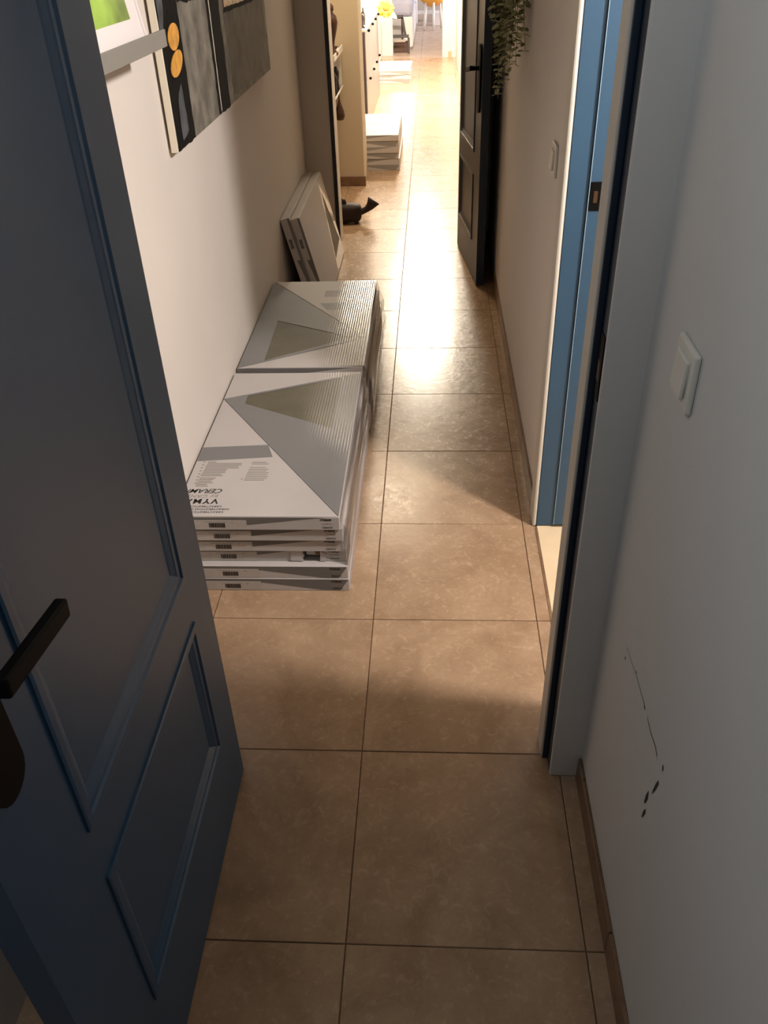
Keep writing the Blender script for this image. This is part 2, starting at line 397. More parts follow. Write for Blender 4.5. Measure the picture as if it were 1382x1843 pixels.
# ------------------------------------------------------------------ near door frame
def rbox(name, x0, x1, y0, y1, z0, z1, m, parent, bev=.004): return box(name, x0, x1, y0, y1, z0, z1, m, parent, bev, 2)
f1 = thing('trim_1', 'nearest door frame: grey-white casing, blue rebate darkened for its shade, pale stop, dark strike plate', 'door frame', kind='structure')
rbox('casing', .4262, XR+.004, .391, .4019, .001, 2.13, MAT['wall_cool'], f1, .003)
rbox('casing', -.40, -.3145, .391, .402, .001, 2.13, MAT['trim'], f1, .004)
rbox('casing', -.3125, .4262, .391, .402, 2.065, 2.13, MAT['trim'], f1, .004)
box('jamb', .4264, .446, .394, .4895, .001, 2.06, MAT['darkblue'], f1, .001)  # same blue paint as the frame, darkened here to carry the rebate's shade
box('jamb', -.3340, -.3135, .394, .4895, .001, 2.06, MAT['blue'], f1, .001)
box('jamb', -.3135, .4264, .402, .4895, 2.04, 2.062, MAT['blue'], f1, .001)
rbox('stop', .4150, .4262, .4372, .4420, .002, 2.04, MAT['darkblue'], f1, .0015)  # darker blue again for the shade on the stop
rbox('stop_lining', .4110, .4262, .4420, .4990, .002, 2.04, MAT['trim'], f1, .003)
rbox('stop', -.3135, -.3090, .4372, .4990, .002, 2.04, MAT['blue'], f1, .0015)
rbox('casing', .4262, XR-.0005, .4900, .4990, .002, 2.13, MAT['wall_cool'], f1, .003)
rbox('casing', -.40, -.3135, .4900, .4990, .002, 2.13, MAT['trim'], f1, .003)
bm = bmesh.new(); add_box(bm, .4245, .4266, .402, .4365, .935, 1.045, .0006); sp = bm_obj('strike_plate', bm, MAT['black'], f1)
box('latch_hole', .4240, .4246, .411, .428, .965, 1.00, MAT['brass'], sp)

# side doorway frame in the right corridor wall
f2 = thing('trim_2', 'lit blue jamb of the side doorway with thin pale joint line', 'door frame', kind='structure')
box('jamb', XR+.001, .5445, 1.338, 1.360, .004, 2.06, MAT['jamb'], f2, .0015)
box('jamb', .5450, .610, 1.331, 1.360, .012, 2.06, MAT['jamb'], f2, .0010)
o = box('joint_line', .5438, .5452, 1.3300, 1.336, .012, 2.06, MAT['caulk'], f2); o['label'] = 'pale line between two blue jamb boards'
box('jamb', XR+.001, .610, .55, .572, .004, 2.06, MAT['jamb'], f2, .0015)
box('jamb', XR+.001, .610, .572, 1.331, 2.045, 2.075, MAT['jamb'], f2, .0015)
rbox('casing', XR-.012, XR+.0005, 1.337, 1.408, .001, 2.13, MAT['trim'], f2, .005)
rbox('casing', XR-.012, XR+.0005, .500, .571, .001, 2.13, MAT['trim'], f2, .005)
rbox('casing', XR-.012, XR+.0005, .571, 1.337, 2.062, 2.13, MAT['trim'], f2, .005)
bm = bmesh.new(); add_box(bm, .5462, .5800, 1.3285, 1.3312, .977, 1.046, .001); sp = bm_obj('strike_plate', bm, MAT['black'], f2)
sp['label'] = 'black strike plate let into the blue jamb'
box('latch_hole', .5555, .5655, 1.3275, 1.3287, .996, 1.024, MAT['brass'], sp, .0005)

# second doorway frame
f3 = thing('trim_3', 'blue frame of the second doorway, left jamb blackened as shade, with a bright lit edge', 'door frame', kind='structure')
box('jamb', -.4060, -.3855, 4.192, 4.352, .002, 2.05, MAT['blackp'], f3, .001)  # blue jamb in shade, its darkness put into a black colour
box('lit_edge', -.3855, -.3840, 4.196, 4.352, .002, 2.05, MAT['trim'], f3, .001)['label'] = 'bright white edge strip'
box('jamb', .322, .3445, 4.192, 4.296, .002, 2.05, MAT['blue'], f3, .001)
box('jamb', -.3840, .322, 4.192, 4.296, 2.05, 2.075, MAT['blue'], f3, .001)

# ------------------------------------------------------------------ panelled doors (local: x along width from hinge, y = face normal side, z up)
def panel_door(name, label, width, height, m, thick, panels, mould, loc, rotz, cat='door'):
    r = thing(name, label, cat, kind='structure')
    zs = sorted({0, height} | {q for pz in panels for q in pz[2:]})
    xa, xb = panels[0][0], panels[0][1]
    lst = [(0, xa, -thick, 0, 0, height), (xb, width, -thick, 0, 0, height)]
    solid = [(zs[i], zs[i+1]) for i in range(len(zs)-1) if not any(abs(pz[2]-zs[i]) < 1e-6 for pz in panels)]
    for a, b in solid: lst.append((xa, xb, -thick, 0, a, b))
    bm = bmesh.new()
    for q in lst: add_box(bm, *q)
    bmesh.ops.remove_doubles(bm, verts=bm.verts, dist=1e-6)
    bm_obj('leaf', bm, m, r)
    for (a, b, c, d) in panels:
        box('panel', a-.002, b+.002, -thick+.008, -.008, c-.002, d+.002, m, r)
        for side in (0, 1):
            bm = bmesh.new()   # stepped ogee moulding around the opening
            prof = [(0, -.0081), (0, .0035), (.004, .0050), (mould*.35, .0050), (mould*.42, .001), (mould*.62, .0), (mould*.70, -.0020), (mould*.92, -.0062), (mould, -.0081)]
            rings = []
            for t, h in prof:
                yy = h if side == 0 else -thick-h
                rings.append([bm.verts.new((x, yy, z)) for x, z in ((a-.006+t, c-.006+t), (b+.006-t, c-.006+t), (b+.006-t, d+.006-t), (a-.006+t, d+.006-t))])
            for i in range(len(rings)-1):
                for k in range(4): bm.faces.new((rings[i][k], rings[i][(k+1) % 4], rings[i+1][(k+1) % 4], rings[i+1][k]))
            bm_obj('moulding', bm, m, r)
    r.location = loc; r.rotation_euler = (0, 0, rotz)
    return r
# door_1: hinge at (-.267, .388), leaf runs towards the camera (-Y); visible face looks to +X
# local x -> world -Y, local y -> world +X
d1 = panel_door('door_1', 'blue panelled door standing open at the left edge, black lever handle', .752, 2.03, MAT['blue'], .040,
                [(.112, .592, .222, .548), (.112, .592, .660, 1.90)], .040, (-.267, .388, .006), -PI/2)
def lever_set(parent, x, z, side, up, low, dirx, m, thick=.04, ln=.125, std=.048, oval=.031, drop=.02):
    y0 = 0 if side > 0 else -thick; s = side
    bm = bmesh.new(); V = []
    pts = []
    for k in range(13): t = PI*k/12; pts.append((x+oval*math.cos(t), z+up-oval+oval*math.sin(t)))
    for k in range(13): t = PI+PI*k/12; pts.append((x+oval*math.cos(t), z-low+oval+oval*math.sin(t)))
    A = [bm.verts.new((a, y0, b)) for a, b in pts]; B = [bm.verts.new((a, y0+s*.009, b)) for a, b in pts]
    bm.faces.new(A); bm.faces.new(B)
    for i in range(len(A)): bm.faces.new((A[i], A[(i+1) % len(A)], B[(i+1) % len(A)], B[i]))
    bm_obj('back_plate', bm, m, parent)
    bm = bmesh.new()
    tube_bm(bm, [(x, y0+s*.009, z), (x, y0+s*(std-.006), z)], .0105, 14)
    add_box(bm, min(x-dirx*.012, x+dirx*ln), max(x-dirx*.012, x+dirx*ln), *sorted((y0+s*(std-.008), y0+s*(std+.006))), z-.011, z+.011, .003, 2,
            Matrix.Translation((x, 0, z)) @ Matrix.Rotation(math.atan2(drop, ln)*dirx, 4, 'Y') @ Matrix.Translation((-x, 0, -z)))
    h = bm_obj('lever_handle', bm, m, parent)
    return h
lever_set(d1, .690, 1.022, 1, .085, .165, -1, MAT['black'])
lever_set(d1, .690, 1.022, -1, .085, .165, -1, MAT['black'])
box('lock_face', .7515, .7535, -.030, -.010, .94, 1.12, MAT['black'], d1, .0005)
for z in (.25, 1.05, 1.80):
    tube('hinge', [(-.004, -.044, z-.04), (-.004, -.044, z+.04)], .006, MAT['black'], d1, 10)
# door_2: hinge (.309,4.18) lock edge (.389,3.477); visible face looks to -X
ang = math.atan2(3.477-4.185, .389-.309)
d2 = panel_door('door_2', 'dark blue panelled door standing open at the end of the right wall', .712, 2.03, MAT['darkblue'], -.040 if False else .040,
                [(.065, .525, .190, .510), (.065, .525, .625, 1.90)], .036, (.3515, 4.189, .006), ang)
lever_set(d2, .650, 1.01, 1, .10, .19, -1, MAT['black'])
lever_set(d2, .650, 1.01, -1, .10, .19, -1, MAT['black'])

# ------------------------------------------------------------------ wall switches
def switch(name, yc, zc, label, w_=.082):
    r = thing(name, label, 'switch', (XR, yc, zc))
    bm = bmesh.new(); add_box(bm, -.009, -.0002, -w_/2, w_/2, -w_/2, w_/2, .0035, 3); bm_obj('plate', bm, MAT['plastic'], r)
    bm = bmesh.new()
    add_box(bm, -.0145, -.0088, -w_*.31, w_*.31, -w_*.31, w_*.31, .002, 2, Matrix.Rotation(.05, 4, 'Y')); bm_obj('rocker', bm, MAT['plastic'], r)
    return r
switch('light_switch', .190, 1.088, 'larger white rocker light switch beside the nearest door frame')
switch('light_switch', 1.575, 1.045, 'small white light switch on the corridor wall beyond the side doorway')

# ------------------------------------------------------------------ cartons
CW, CL, CH = .460, .890, .0435
def cover(root, white_polys, grey_poly, hole, th=.0018, z=CH, gm='greyp'):
    """printed lid: white and grey card sheets; the grey one has a window cut in it, showing the tile"""
    for q in white_polys: slab('lid_card', q, 'z', z, th, MAT['card'], root)
    from mathutils.geometry import tessellate_polygon
    o3 = [Vector((x, y, 0)) for x, y in grey_poly]; h3 = [Vector((x, y, 0)) for x, y in hole]
    tris = tessellate_polygon([o3, h3]); al = o3+h3; na, nh = len(o3), len(h3)
    bm = bmesh.new()
    top = [bm.verts.new((v.x, v.y, z+th)) for v in al]; low = [bm.verts.new((v.x, v.y, z)) for v in al]
    for t in tris: bm.faces.new([top[i] for i in t])
    for st, n in ((0, na), (na, nh)):
        for i in range(n):
            j = (i+1) % n; bm.faces.new((top[st+i], top[st+j], low[st+j], low[st+i]))
    g = bm_obj('printed_wedge', bm, MAT[gm], root); g['label'] = 'grey printed wedge with a cut-out window'
    s = slab('sample_window', hole, 'z', z, .0004, MAT['sample'], root); s['label'] = 'olive stone-coloured tile seen through the cut-out'
def end_print(root, flip=False, damaged=False, lettering=True, detail=True, wm='darkp'):
    if flip: wedge = [(.002, CH-.0008), (CW-.002, CH-.0008), (.432, .0015), (.385, .003), (.21, .0290), (.002, .034)]
    else: wedge = [(.002, CH-.0008), (.420, CH-.0008), (.206, .0175), (.002, .020)]
    if damaged: wedge = [(.002, CH-.0008), (.33, CH-.0008), (.206, .022), (.002, .024)]
    slab('end_wedge', wedge, 'y', -.0004, .0004, MAT[wm], root)
    if not detail: return
    st = slab('sticker', [(.002, .002), (.203, .002), (.203, .0335), (.002, .0335)], 'y', -.0009, .0005, MAT['sticker'], root)
    bm = bmesh.new(); x = .098; k = 0
    rnd = random.Random(3)
    while x < .142:
        b = rnd.choice((.0012, .0020, .0030)); add_box(bm, x, x+b, -.0013, -.0009, .009, .024); x += b + rnd.choice((.0010, .0014))
    bar = bm_obj('barcode', bm, MAT['ink'], st)
    bm = bmesh.new()
    add_box(bm, .084, .150, -.0012, -.0009, .0275, .0287)
    for z in (.008, .015, .022, .029): add_box(bm, .012, .070, -.0011, -.0009, z, z+.0006)
    fp = bm_obj('fine_print', bm, MAT['fine'], st); fp['kind'] = 'stuff'
    mtx = lambda x, z: frame3((x, -.0008 if not lettering else -.0008, z), (1, 0, 0), (0, 0, 1))
    text('lettering', 'CE', .0065, frame3((.160, -.0011, .0245), (1, 0, 0), (0, 0, 1)), MAT['fine'], st)
    if lettering:
        text('lettering', 'VYMAR', .0085, mtx(.408, .0325), MAT['ink'], root, bold=.0004, spacing=1.15)
        text('lettering', 'by CANDU', .0055, mtx(.412, .0215), MAT['fine'], root, spacing=1.1)
        text('lettering', 'CERAMIC', .0070, mtx(.411, .0075), MAT['ink'], root, shear=.2, spacing=1.0)
def carton(label, x, y, z, group, rz=0, h=CH, length=CL, notch=False):
    r = thing('carton', label, 'carton', (x, y, z), group); r.rotation_euler = (0, 0, rz)
    bm = bmesh.new()
    if notch:
        add_box(bm, 0, .335, 0, length, 0, h-.0003, .0015); add_box(bm, .335, .385, .045, length, 0, h-.0003); add_box(bm, .385, CW, 0, length, 0, h-.0003, .0015)
    else: add_box(bm, 0, CW, 0, length, 0, h-.0003, .0018, 2)
    bm_obj('carton_body', bm, MAT['card'], r)
    # folded flap seam on the long side
    slab('side_seam', [(.01, h*.46), (length-.01, h*.46), (length-.01, h*.52), (.01, h*.52)], 'x', CW, .0005, MAT['darkp'], r)
    return r
G1 = 'flat tile cartons stacked nearest the camera'
G2 = 'flat tile cartons in the second stack along the wall'
n1 = [('bottom carton of the nearest stack, on the floor', -.5345, 1.019, True), ('second carton from the floor in the nearest stack', -.5365, 1.022, True),
      ('torn-cornered carton, third from the floor in the nearest stack', -.541, 1.047, False), ('white carton resting on the torn one in the nearest stack', -.5475, 1.036, False),
      ('carton directly under the top one of the nearest stack', -.5440, 1.028, False)]
for k, (lb, x, y, fl) in enumerate(n1):
    c = carton(lb, x, y, k*CH, G1, notch=(k == 2)); end_print(c, flip=fl, damaged=(k == 2))
    if k == 2:
        t = slab('torn_flap', [(.300, .004), (.337, .003), (.331, .014), (.341, .024), (.334, .030), (.338, .039), (.300, .041)], 'y', -.004, .0016, MAT['card'], c)
        slab('torn_flap', [(.345, .020), (.382, .018), (.384, .040), (.344, .041)], 'y', .006, .002, MAT['card'], c)
        s = slab('raw_edge', [(.372, .022), (.384, .020), (.380, .041), (.368, .042)], 'y', .003, .002, MAT['cardbrown'], c)
        slab('torn_flap', [(.384, .002), (.400, .002), (.404, .026), (.386, .040)], 'y', -.003, .0015, MAT['card'], c)
topz = 5*CH
c = carton('top carton of the nearest stack, upside-down black lettering on its white lid', -.5500, 1.020, topz, G1)
end_print(c)
gp = [(.002, .690), (.458, .004), (.458, .886)]
cover(c, [[(.001, .001), (.4565, .001), (.001, .6865)], [(.001, .6925), (.457, .8885), (.001, .8885)]], gp, [(.080, .656), (.079, .714), (.389, .849), (.391, .487)])
zt = CH+.0018
b = slab('grey_band', [(.002, .368), (.204, .383), (.229, .311), (.002, .287)], 'z', zt, .0003, MAT['greyp'], c)
R180 = lambda x, y: frame3((x, y, zt+.0004), (-1, 0, 0), (0, -1, 0))
text('lettering', 'CERAMIC', .030, R180(.117, .135), MAT['ink'], c, shear=.35, bold=.0002, spacing=.95)
text('lettering', 'by CANDU', .022, R180(.108, .106), MAT['fine'], c, shear=.2, spacing=1.1)
text('lettering', 'VYMAR', .032, R180(.112, .084), MAT['ink'], c, bold=.0009, spacing=1.25)
for i, s in enumerate(('CARACTERISTICAS DEL', 'CARACTERISTICAS CERAMICAS', 'CARACTERISTICAS TECN')):
    text('lettering', s, .0115, R180((.128, .152, .138)[i], .052-.0135*i), MAT['ink'], c)
bm = bmesh.new(); rnd = random.Random(5)
for i in range(16):
    y = .285-.0085*i-(.004 if i > 9 else 0); x1 = (.06 if i == 0 else .137 - (.005*i if i > 4 else 0)); add_box(bm, .037+rnd.uniform(-.001, .001)-.0006*i, x1+rnd.uniform(-.01, .006), y-.0048, y, zt, zt+.0003)
for i in range(11):
    y = .283-.0098*i
    if i == 2: continue
    add_box(bm, .172-.0008*i, (.218 if i < 4 else .226)+rnd.uniform(-.006, .006), y-.0042, y, zt, zt+.0003)
for i in range(8): add_box(bm, .022, .029, .285-.0165*i-.005, .285-.0165*i, zt, zt+.0003)
add_box(bm, .155, .160, .186, .191, zt, zt+.0003)
fp = bm_obj('fine_print', bm, MAT['fine'], c); fp['kind'] = 'stuff'

n2 = [('bottom carton of the second stack, long edge bulging over the tiles', -.531, 1.958), ('second carton from the floor in the second stack', -.527, 1.951), ('third carton from the floor in the second stack', -.536, 1.962),
      ('fourth carton from the floor in the second stack', -.532, 1.949), ('carton directly under the top one of the second stack', -.540, 1.957)]
for k, (lb, x, y) in enumerate(n2):
    c = carton(lb, x, y, k*(CH+.0008), G2, rz=(-.004, .003, -.006, .004, -.002)[k]); end_print(c, lettering=False, detail=False)
c = carton('top carton of the second stack, grey wedge pointing at the tiled floor', -.5490, 1.946, 5*(CH+.0008), G2)
end_print(c, lettering=False, detail=False)
cover(c, [[(.030, .001), (.457, .001), (.457, .252), (.447, .255)], [(.457, .262), (.457, .8885), (.006, .8885)]],
      [(.003, .886), (.447, .258), (.003, .002)], [(.084, .440), (.400, .268), (.090, .060)])
b = slab('grey_band', [(.237, .624), (.273, .553), (.455, .556), (.455, .632)], 'z', zt, .0003, MAT['greyp'], c)
bm = bmesh.new()
for i in range(7): add_box(bm, .245, .335, .700+.011*i, .706+.011*i, zt, zt+.0003)
fp = bm_obj('fine_print', bm, MAT['fine'], c); fp['kind'] = 'stuff'

# clear shrink film over the outer long edge of each stack: ribbed on top, wavy down the side
def film(label, x0, x1, y0, y1, ztop, zlow, fade, seed, bulge):
    rnd = random.Random(seed); nx = 200; ny = 16; vs = []; fs = []; tw = []; wt = []
    ph = [rnd.uniform(0, 6) for _ in range(8)]
    for j in range(ny+1):
        v = j/ny; y = y0+(y1-y0)*v
        f = max(0, min(1, (v-fade)/.3)) if fade else 1
        for i in range(nx+1):
            x = x0+(x1-x0)*i/nx; g = max(0, min(1, (x-(x1-.24))/.20))
            tw.append(g*g*max(f, .35)*.7)
            wt.append(.55*max(f, .12)*g**1.5*max(0, math.sin((x-x0)*2*PI/.0092 + 1.0*math.sin(3*v+ph[0])))**2)
            vs.append((x, y, ztop+.0024*abs(math.sin((x-x0)*PI/.0092 + .5*math.sin(3*v+ph[0])))*f*g+.0004))
        for i in range(11):   # side
            t = (i+1)/11; tw.append(.8); wt.append(.5*max(0, math.sin(17*t+2.5*math.sin(3*v+ph[4])+ph[5]))**4)
            vs.append((x1+.004+.0030*math.sin(5*t+ph[1]+2.2*math.sin(4*v+ph[2]))+.002*math.sin(13*t+ph[3]+5*v)+bulge*min(1, 2.2*t), y, ztop-(ztop-zlow)*t))
    n = nx+1+11
    for j in range(ny):
        for i in range(n-1): fs.append((j*n+i, j*n+i+1, (j+1)*n+i+1, (j+1)*n+i))
    fo = mesh_obj('shrink_film', vs, fs, MAT['film'], None, True)
    a_ = fo.data.attributes.new('tension', 'FLOAT', 'POINT'); a_.data.foreach_set('value', tw)
    a_ = fo.data.attributes.new('whitening', 'FLOAT', 'POINT'); a_.data.foreach_set('value', wt)
    return tag(fo, label, 'plastic wrap', 'clear film over the carton stacks')
film('clear ribbed film over the nearest carton stack, wavy down its outer side', -.546, -.0885, 1.024, 1.908, .2650, .095, .35, 3, .018)
film('clear ribbed film over the second carton stack, wavy down its outer side', -.546, -.0850, 1.950, 2.832, .2695, .060, 0, 8, .026)

# two cartons leaning on the left wall
G3 = 'two cartons leaning on the left wall'
s_ = .24; c_ = math.sqrt(1-s_*s_)
def lean(label, off, front):
    c = carton(label, 0, 0, 0, G3); end_print(c, lettering=True)
    F = lambda q: [(CW-x, CL-y) for x, y in q]
    if front:
        slab('lid_card', F([(.001, .001), (.459, .001), (.459, .050), (.001, .012)]), 'z', CH, .0018, MAT['satin'], c)
        cover(c, [F([(.001, .36), (.459, .152), (.459, .8885), (.001, .8885)])], F([(.002, .0135), (.458, .052), (.458, .149), (.002, .357)]), F([(.386, .145), (.084, .033), (.059, .318)]), gm='satin')  # grey wedge paled to cream, light reflecting off the print put into its colour
    else: slab('lid_card', [(.001, .001), (.459, .001), (.459, .888), (.001, .888)], 'z', CH, .001, MAT['satin'], c)
    m4 = Matrix(((s_, 0, c_), (0, 1, 0), (-c_, 0, s_))).to_4x4()
    m4.translation = Vector((-.3985+off-s_*CW, 4.05-CL, .0015+c_*CW)); c.matrix_world = m4
    return c
lean('white carton with dark cut-out, outer of the two leaning on the wall', .002, True)
lean('inner leaning carton, tight against the left wall', -.0465, False)
# its printed end looks to the camera: the near short edge
# far stacks
def low_stack(x, y, z0, n, h, where, group, jit):
    names = ['bottom', 'second', 'third', 'fourth', 'fifth', 'top'] if n == 6 else ['bottom', 'middle', 'top']
    for k in range(n):
        lb = '%s carton of the %s' % (names[k], where)
        c = carton(lb, x+jit[k], y+.004*((k*2) % 3), z0+k*h, group, h=min(h, CH)); end_print(c, flip=(k % 2 == 0), lettering=False, detail=False, wm='fine')
        if k == n-1: slab('grey_line', [(.0, .50), (.36, .44), (.36, .446), (.0, .512)], 'z', h-.0002, .0006, MAT['darkp'], c)
low_stack(-.556, 6.030, 0, 6, .0427, 'six-high carton stack just beyond the tan pillar', 'cartons beyond the pillar', [.006, .006, -.004, 0, .001, 0])
low_stack(-.560, 10.350, 0, 3, .0455, 'low bright carton stack past the shoe cabinet', 'cartons past the shoe cabinet', [.01, .0, .006])

# ------------------------------------------------------------------ canvas
cv = thing('canvas_painting', 'abstract grey, black and gold canvas on the left wall', 'painting', (-.53, 1.58, 1.08))
def L_(pts): return [(y-1.58, z-1.08) for y, z in pts]
bm = bmesh.new(); add_box(bm, -.020, 0, 0, 1.58, 0, .90, .0015); bm_obj('stretcher', bm, MAT['canvas'], cv)
for yy in (.25, 1.33): box('hanger', XL+.53+.0004, -.0198, yy, yy+.03, .78, .80, MAT['stem'], cv)
def wob(pts, amp, seed, step=.02):
    rnd = random.Random(seed); out = []
    for i in range(len(pts)):
        a = Vector(pts[i]); b = Vector(pts[(i+1) % len(pts)]); d = b-a; n = max(1, int(d.length/step)); nr = Vector((-d.y, d.x)).normalized()
        for k in range(n):
            q = a+d*k/n
            if k: q = q+nr*rnd.uniform(-amp, amp)
            out.append((q.x, q.y))
    return out
def paint(name, pts, off, th, m, amp=.002, seed=1, lab=None):
    o = slab(name, wob(L_(pts), amp, seed), 'x', off, th, m, cv)
    if lab: o['label'] = lab
    return o
paint('paint_field', [(1.582, 1.082), (3.158, 1.082), (3.158, 1.978), (1.582, 1.978)], 0, .0006, MAT['agrey'], 0, 1, 'mottled grey ground')
paint('paint_field', [(2.37, 1.10), (3.10, 1.10), (3.13, 1.45), (2.36, 1.45)], .0006, .0005, MAT['adark'], .004, 2, 'darker grey field')
paint('black_stripe', [(1.583, 1.083), (1.775, 1.083), (1.782, 1.50), (1.583, 1.50)], .0006, .0016, MAT['ablack'], .003, 3)
paint('black_stripe', [(2.165, 1.083), (2.292, 1.083), (2.302, 1.97), (2.175, 1.97)], .0006, .0016, MAT['ablack'], .004, 4)
paint('black_stripe', [(2.118, 1.083), (2.146, 1.083), (2.158, 1.97), (2.126, 1.97)], .0006, .0014, MAT['ablack'], .004, 5)
paint('black_stripe', [(1.79, 1.418), (1.98, 1.410), (1.98, 1.48), (1.79, 1.48)], .0006, .0014, MAT['ablack'], .004, 6)
paint('slate_patch', [(1.640, 1.10), (1.712, 1.115), (1.700, 1.235), (1.665, 1.215), (1.645, 1.18)], .0022, .0008, MAT['aslate'], .004, 7)
paint('slate_patch', [(1.585, 1.36), (1.60, 1.33), (1.63, 1.40), (1.66, 1.50), (1.585, 1.50)], .0022, .0008, MAT['aslate'], .004, 8)
def ell(cy, cz, a, b, ang, n=18):
    return [(cy+a*math.cos(t)*math.cos(ang)-b*math.sin(t)*math.sin(ang), cz+a*math.cos(t)*math.sin(ang)+b*math.sin(t)*math.cos(ang)) for t in [2*PI*k/n for k in range(n)]]
paint('gold_spot', ell(1.696, 1.346, .056, .031, .12), .0022, .002, MAT['gold'], .0015, 9)
paint('gold_spot', ell(1.688, 1.284, .066, .027, .22), .0022, .002, MAT['gold'], .0015, 10)
paint('gold_leaf', [(2.37, 1.365), (2.86, 1.358), (2.87, 1.55), (2.37, 1.55)], .0012, .0014, MAT['goldleaf'], .003, 11)
paint('black_edge', [(2.355, 1.350), (2.90, 1.348), (2.90, 1.358), (2.375, 1.364)], .0012, .0016, MAT['ablack'], .002, 12)
paint('white_streak', [(3.118, 1.22), (3.126, 1.22), (3.130, 1.45), (3.122, 1.45)], .0012, .0008, MAT['canvas'], .003, 13)
paint('white_streak', [(2.151, 1.09), (2.156, 1.09), (2.166, 1.50), (2.160, 1.50)], .0008, .0010, MAT['canvas'], .001, 14)
paint('white_streak', [(3.148, 1.14), (3.156, 1.14), (3.156, 1.19), (3.150, 1.20)], .0008, .0010, MAT['canvas'], .002, 15)

# picture ledge with a framed photograph
lg = thing('picture_ledge', 'grey wall-mounted picture ledge behind the blue door', 'shelf', (XL, .55, 1.360))
box('ledge_base', .0004, .104, 0, .79, 0, .014, MAT['ledge'], lg, .0008)
box('ledge_lip', .104, .112, 0, .79, 0, .034, MAT['ledge'], lg, .001)
box('ledge_back', .0004, .008, 0, .79, .014, .05, MAT['ledge'], lg)
pf = thing('framed_photo', 'white-mounted framed green photograph leaning on the ledge', 'picture', (-.462, .86, 1.3765))
tl = Matrix.Rotation(math.radians(-9), 4, 'Y')
box('mount_board', -.005, 0, 0, .375, .001, .30, MAT['mount'], pf, 0, 1, tl)
box('photo_print', 0, .0008, .055, .315, .052, .25, MAT['photo'], pf, 0, 1, tl)
fr = bmesh.new()
for q in ((-.009, .004, .375, .385, 0, .31), (-.009, .004, -.01, 0, 0, .31), (-.009, .004, 0, .375, .30, .31)): add_box(fr, *q, .0005, 1, tl)
bm_obj('frame', fr, MAT['mount'], pf)
pf2 = thing('framed_print', 'thin black-edged frame tucked behind the white-mounted photo', 'picture', (-.488, 1.05, 1.3765))
tl2 = Matrix.Rotation(math.radians(-8), 4, 'Y')
box('backing', -.008, -.002, 0, .25, .001, .28, MAT['mount'], pf2, 0, 1, tl2)
fr = bmesh.new()
for q in ((-.010, .003, .25, .262, 0, .292), (-.010, .003, -.012, 0, 0, .292), (-.010, .003, 0, .25, .28, .292)): add_box(fr, *q, .0005, 1, tl2)
bm_obj('frame', fr, MAT['black'], pf2)

# ------------------------------------------------------------------ trailing plant
pl_ = thing('trailing_plant', 'trailing grey-green leafy plant hanging on the right wall before the dark door', 'plant', (.41, 2.55, 1.72))
lathe('pot', [(.045, -.02), (.060, .0), (.072, .10), (.076, .11), (.070, .11), (.066, .02)], (0, 0, 0), MAT['pot'], pl_, 18)
box('wall_bracket', .055, XR-.41-.0004, -.02, .02, -.03, .09, MAT['black'], pl_)
leafv = [(0, 0, 0), (.34, .26, .07), (.78, .24, .05), (1, 0, -.06), (.78, -.24, .05), (.34, -.26, .07), (.5, 0, -.03)]
leaff = [(0, 6, 1), (1, 6, 2), (2, 6, 3), (3, 6, 4), (4, 6, 5), (5, 6, 0)]
lm_ = []
for mm in ('leaf', 'leaf2'):
    me = bpy.data.meshes.new('leaf'); me.from_pydata([(a*.030, b*.038, c*.030) for a, b, c in leafv], [], leaff); me.materials.append(MAT[mm]); me.update(); lm_.append(me)
ends = [(.470, 2.40, 1.205), (.462, 2.42, 1.25), (.445, 2.45, 1.160), (.430, 2.48, 1.13), (.418, 2.50, 1.10), (.408, 2.55, 1.075), (.398, 2.58, 1.045), (.400, 2.62, 1.030), (.388, 2.65, 1.20), (.378, 2.60, 1.27), (.440, 2.55, 1.20), (.425, 2.62, 1.16), (.455, 2.60, 1.22), (.368, 2.70, 1.30), (.412, 2.68, 1.13), (.435, 2.66, 1.19)]
rnd = random.Random(11); nleaf = 0; rest = bmesh.new()
for i, (x, y, z) in enumerate(ends):
    sx, sy2 = .41+(x-.41)*.6, 2.55+(y-2.55)*.6
    pts = []; n = 12
    for k in range(n+1):
        t = k/n; pts.append((sx+(x-sx)*t-.41+.004*math.sin(7*t+i), sy2+(y-sy2)*t-2.55+.006*math.sin(6*t+2*i), (1.80+(z-1.80)*t)-1.72+(0.02*math.sin(PI*t) if t < .3 else 0)))
    st = tube('stem', pts, .0009, MAT['stem'], pl_, 5)
    zz = 1.50
    while zz > z:
        t = (1.80-zz)/(1.80-z); q = Vector((sx+(x-sx)*t-.41, sy2+(y-sy2)*t-2.55, zz-1.72))
        a0 = rnd.uniform(0, PI)
        for s in (0, PI):
            a = a0+s; sc_ = rnd.uniform(.75, 1.3)*(1 if t < .85 else .75)
            mtx = Matrix.Translation(q) @ Matrix.Rotation(a, 4, 'Z') @ Matrix.Rotation(rnd.uniform(-.1, .7), 4, 'Y') @ Matrix.Rotation(rnd.uniform(-.5, .5), 4, 'X') @ Matrix.Scale(sc_, 4)
            if XR-.41 - (mtx @ Vector((.03, 0, 0))).x < .004: mtx = Matrix.Translation(q) @ Matrix.Rotation(PI+rnd.uniform(-.8, .8), 4, 'Z') @ Matrix.Scale(sc_, 4)
            if nleaf < 290:
                o = bpy.data.objects.new('leaf', lm_[rnd.random() < .35]); COL.objects.link(o); o.parent = pl_; o.matrix_local = mtx; nleaf += 1
            else:
                V = [rest.verts.new(mtx @ Vector((a_*.030, b_*.038, c2*.030))) for a_, b_, c2 in leafv]
                for f in leaff: rest.faces.new([V[k] for k in f])
        zz -= rnd.uniform(.017, .027)
if len(rest.verts): o = bm_obj('small_leaves', rest, MAT['leaf'], pl_); o['kind'] = 'stuff'

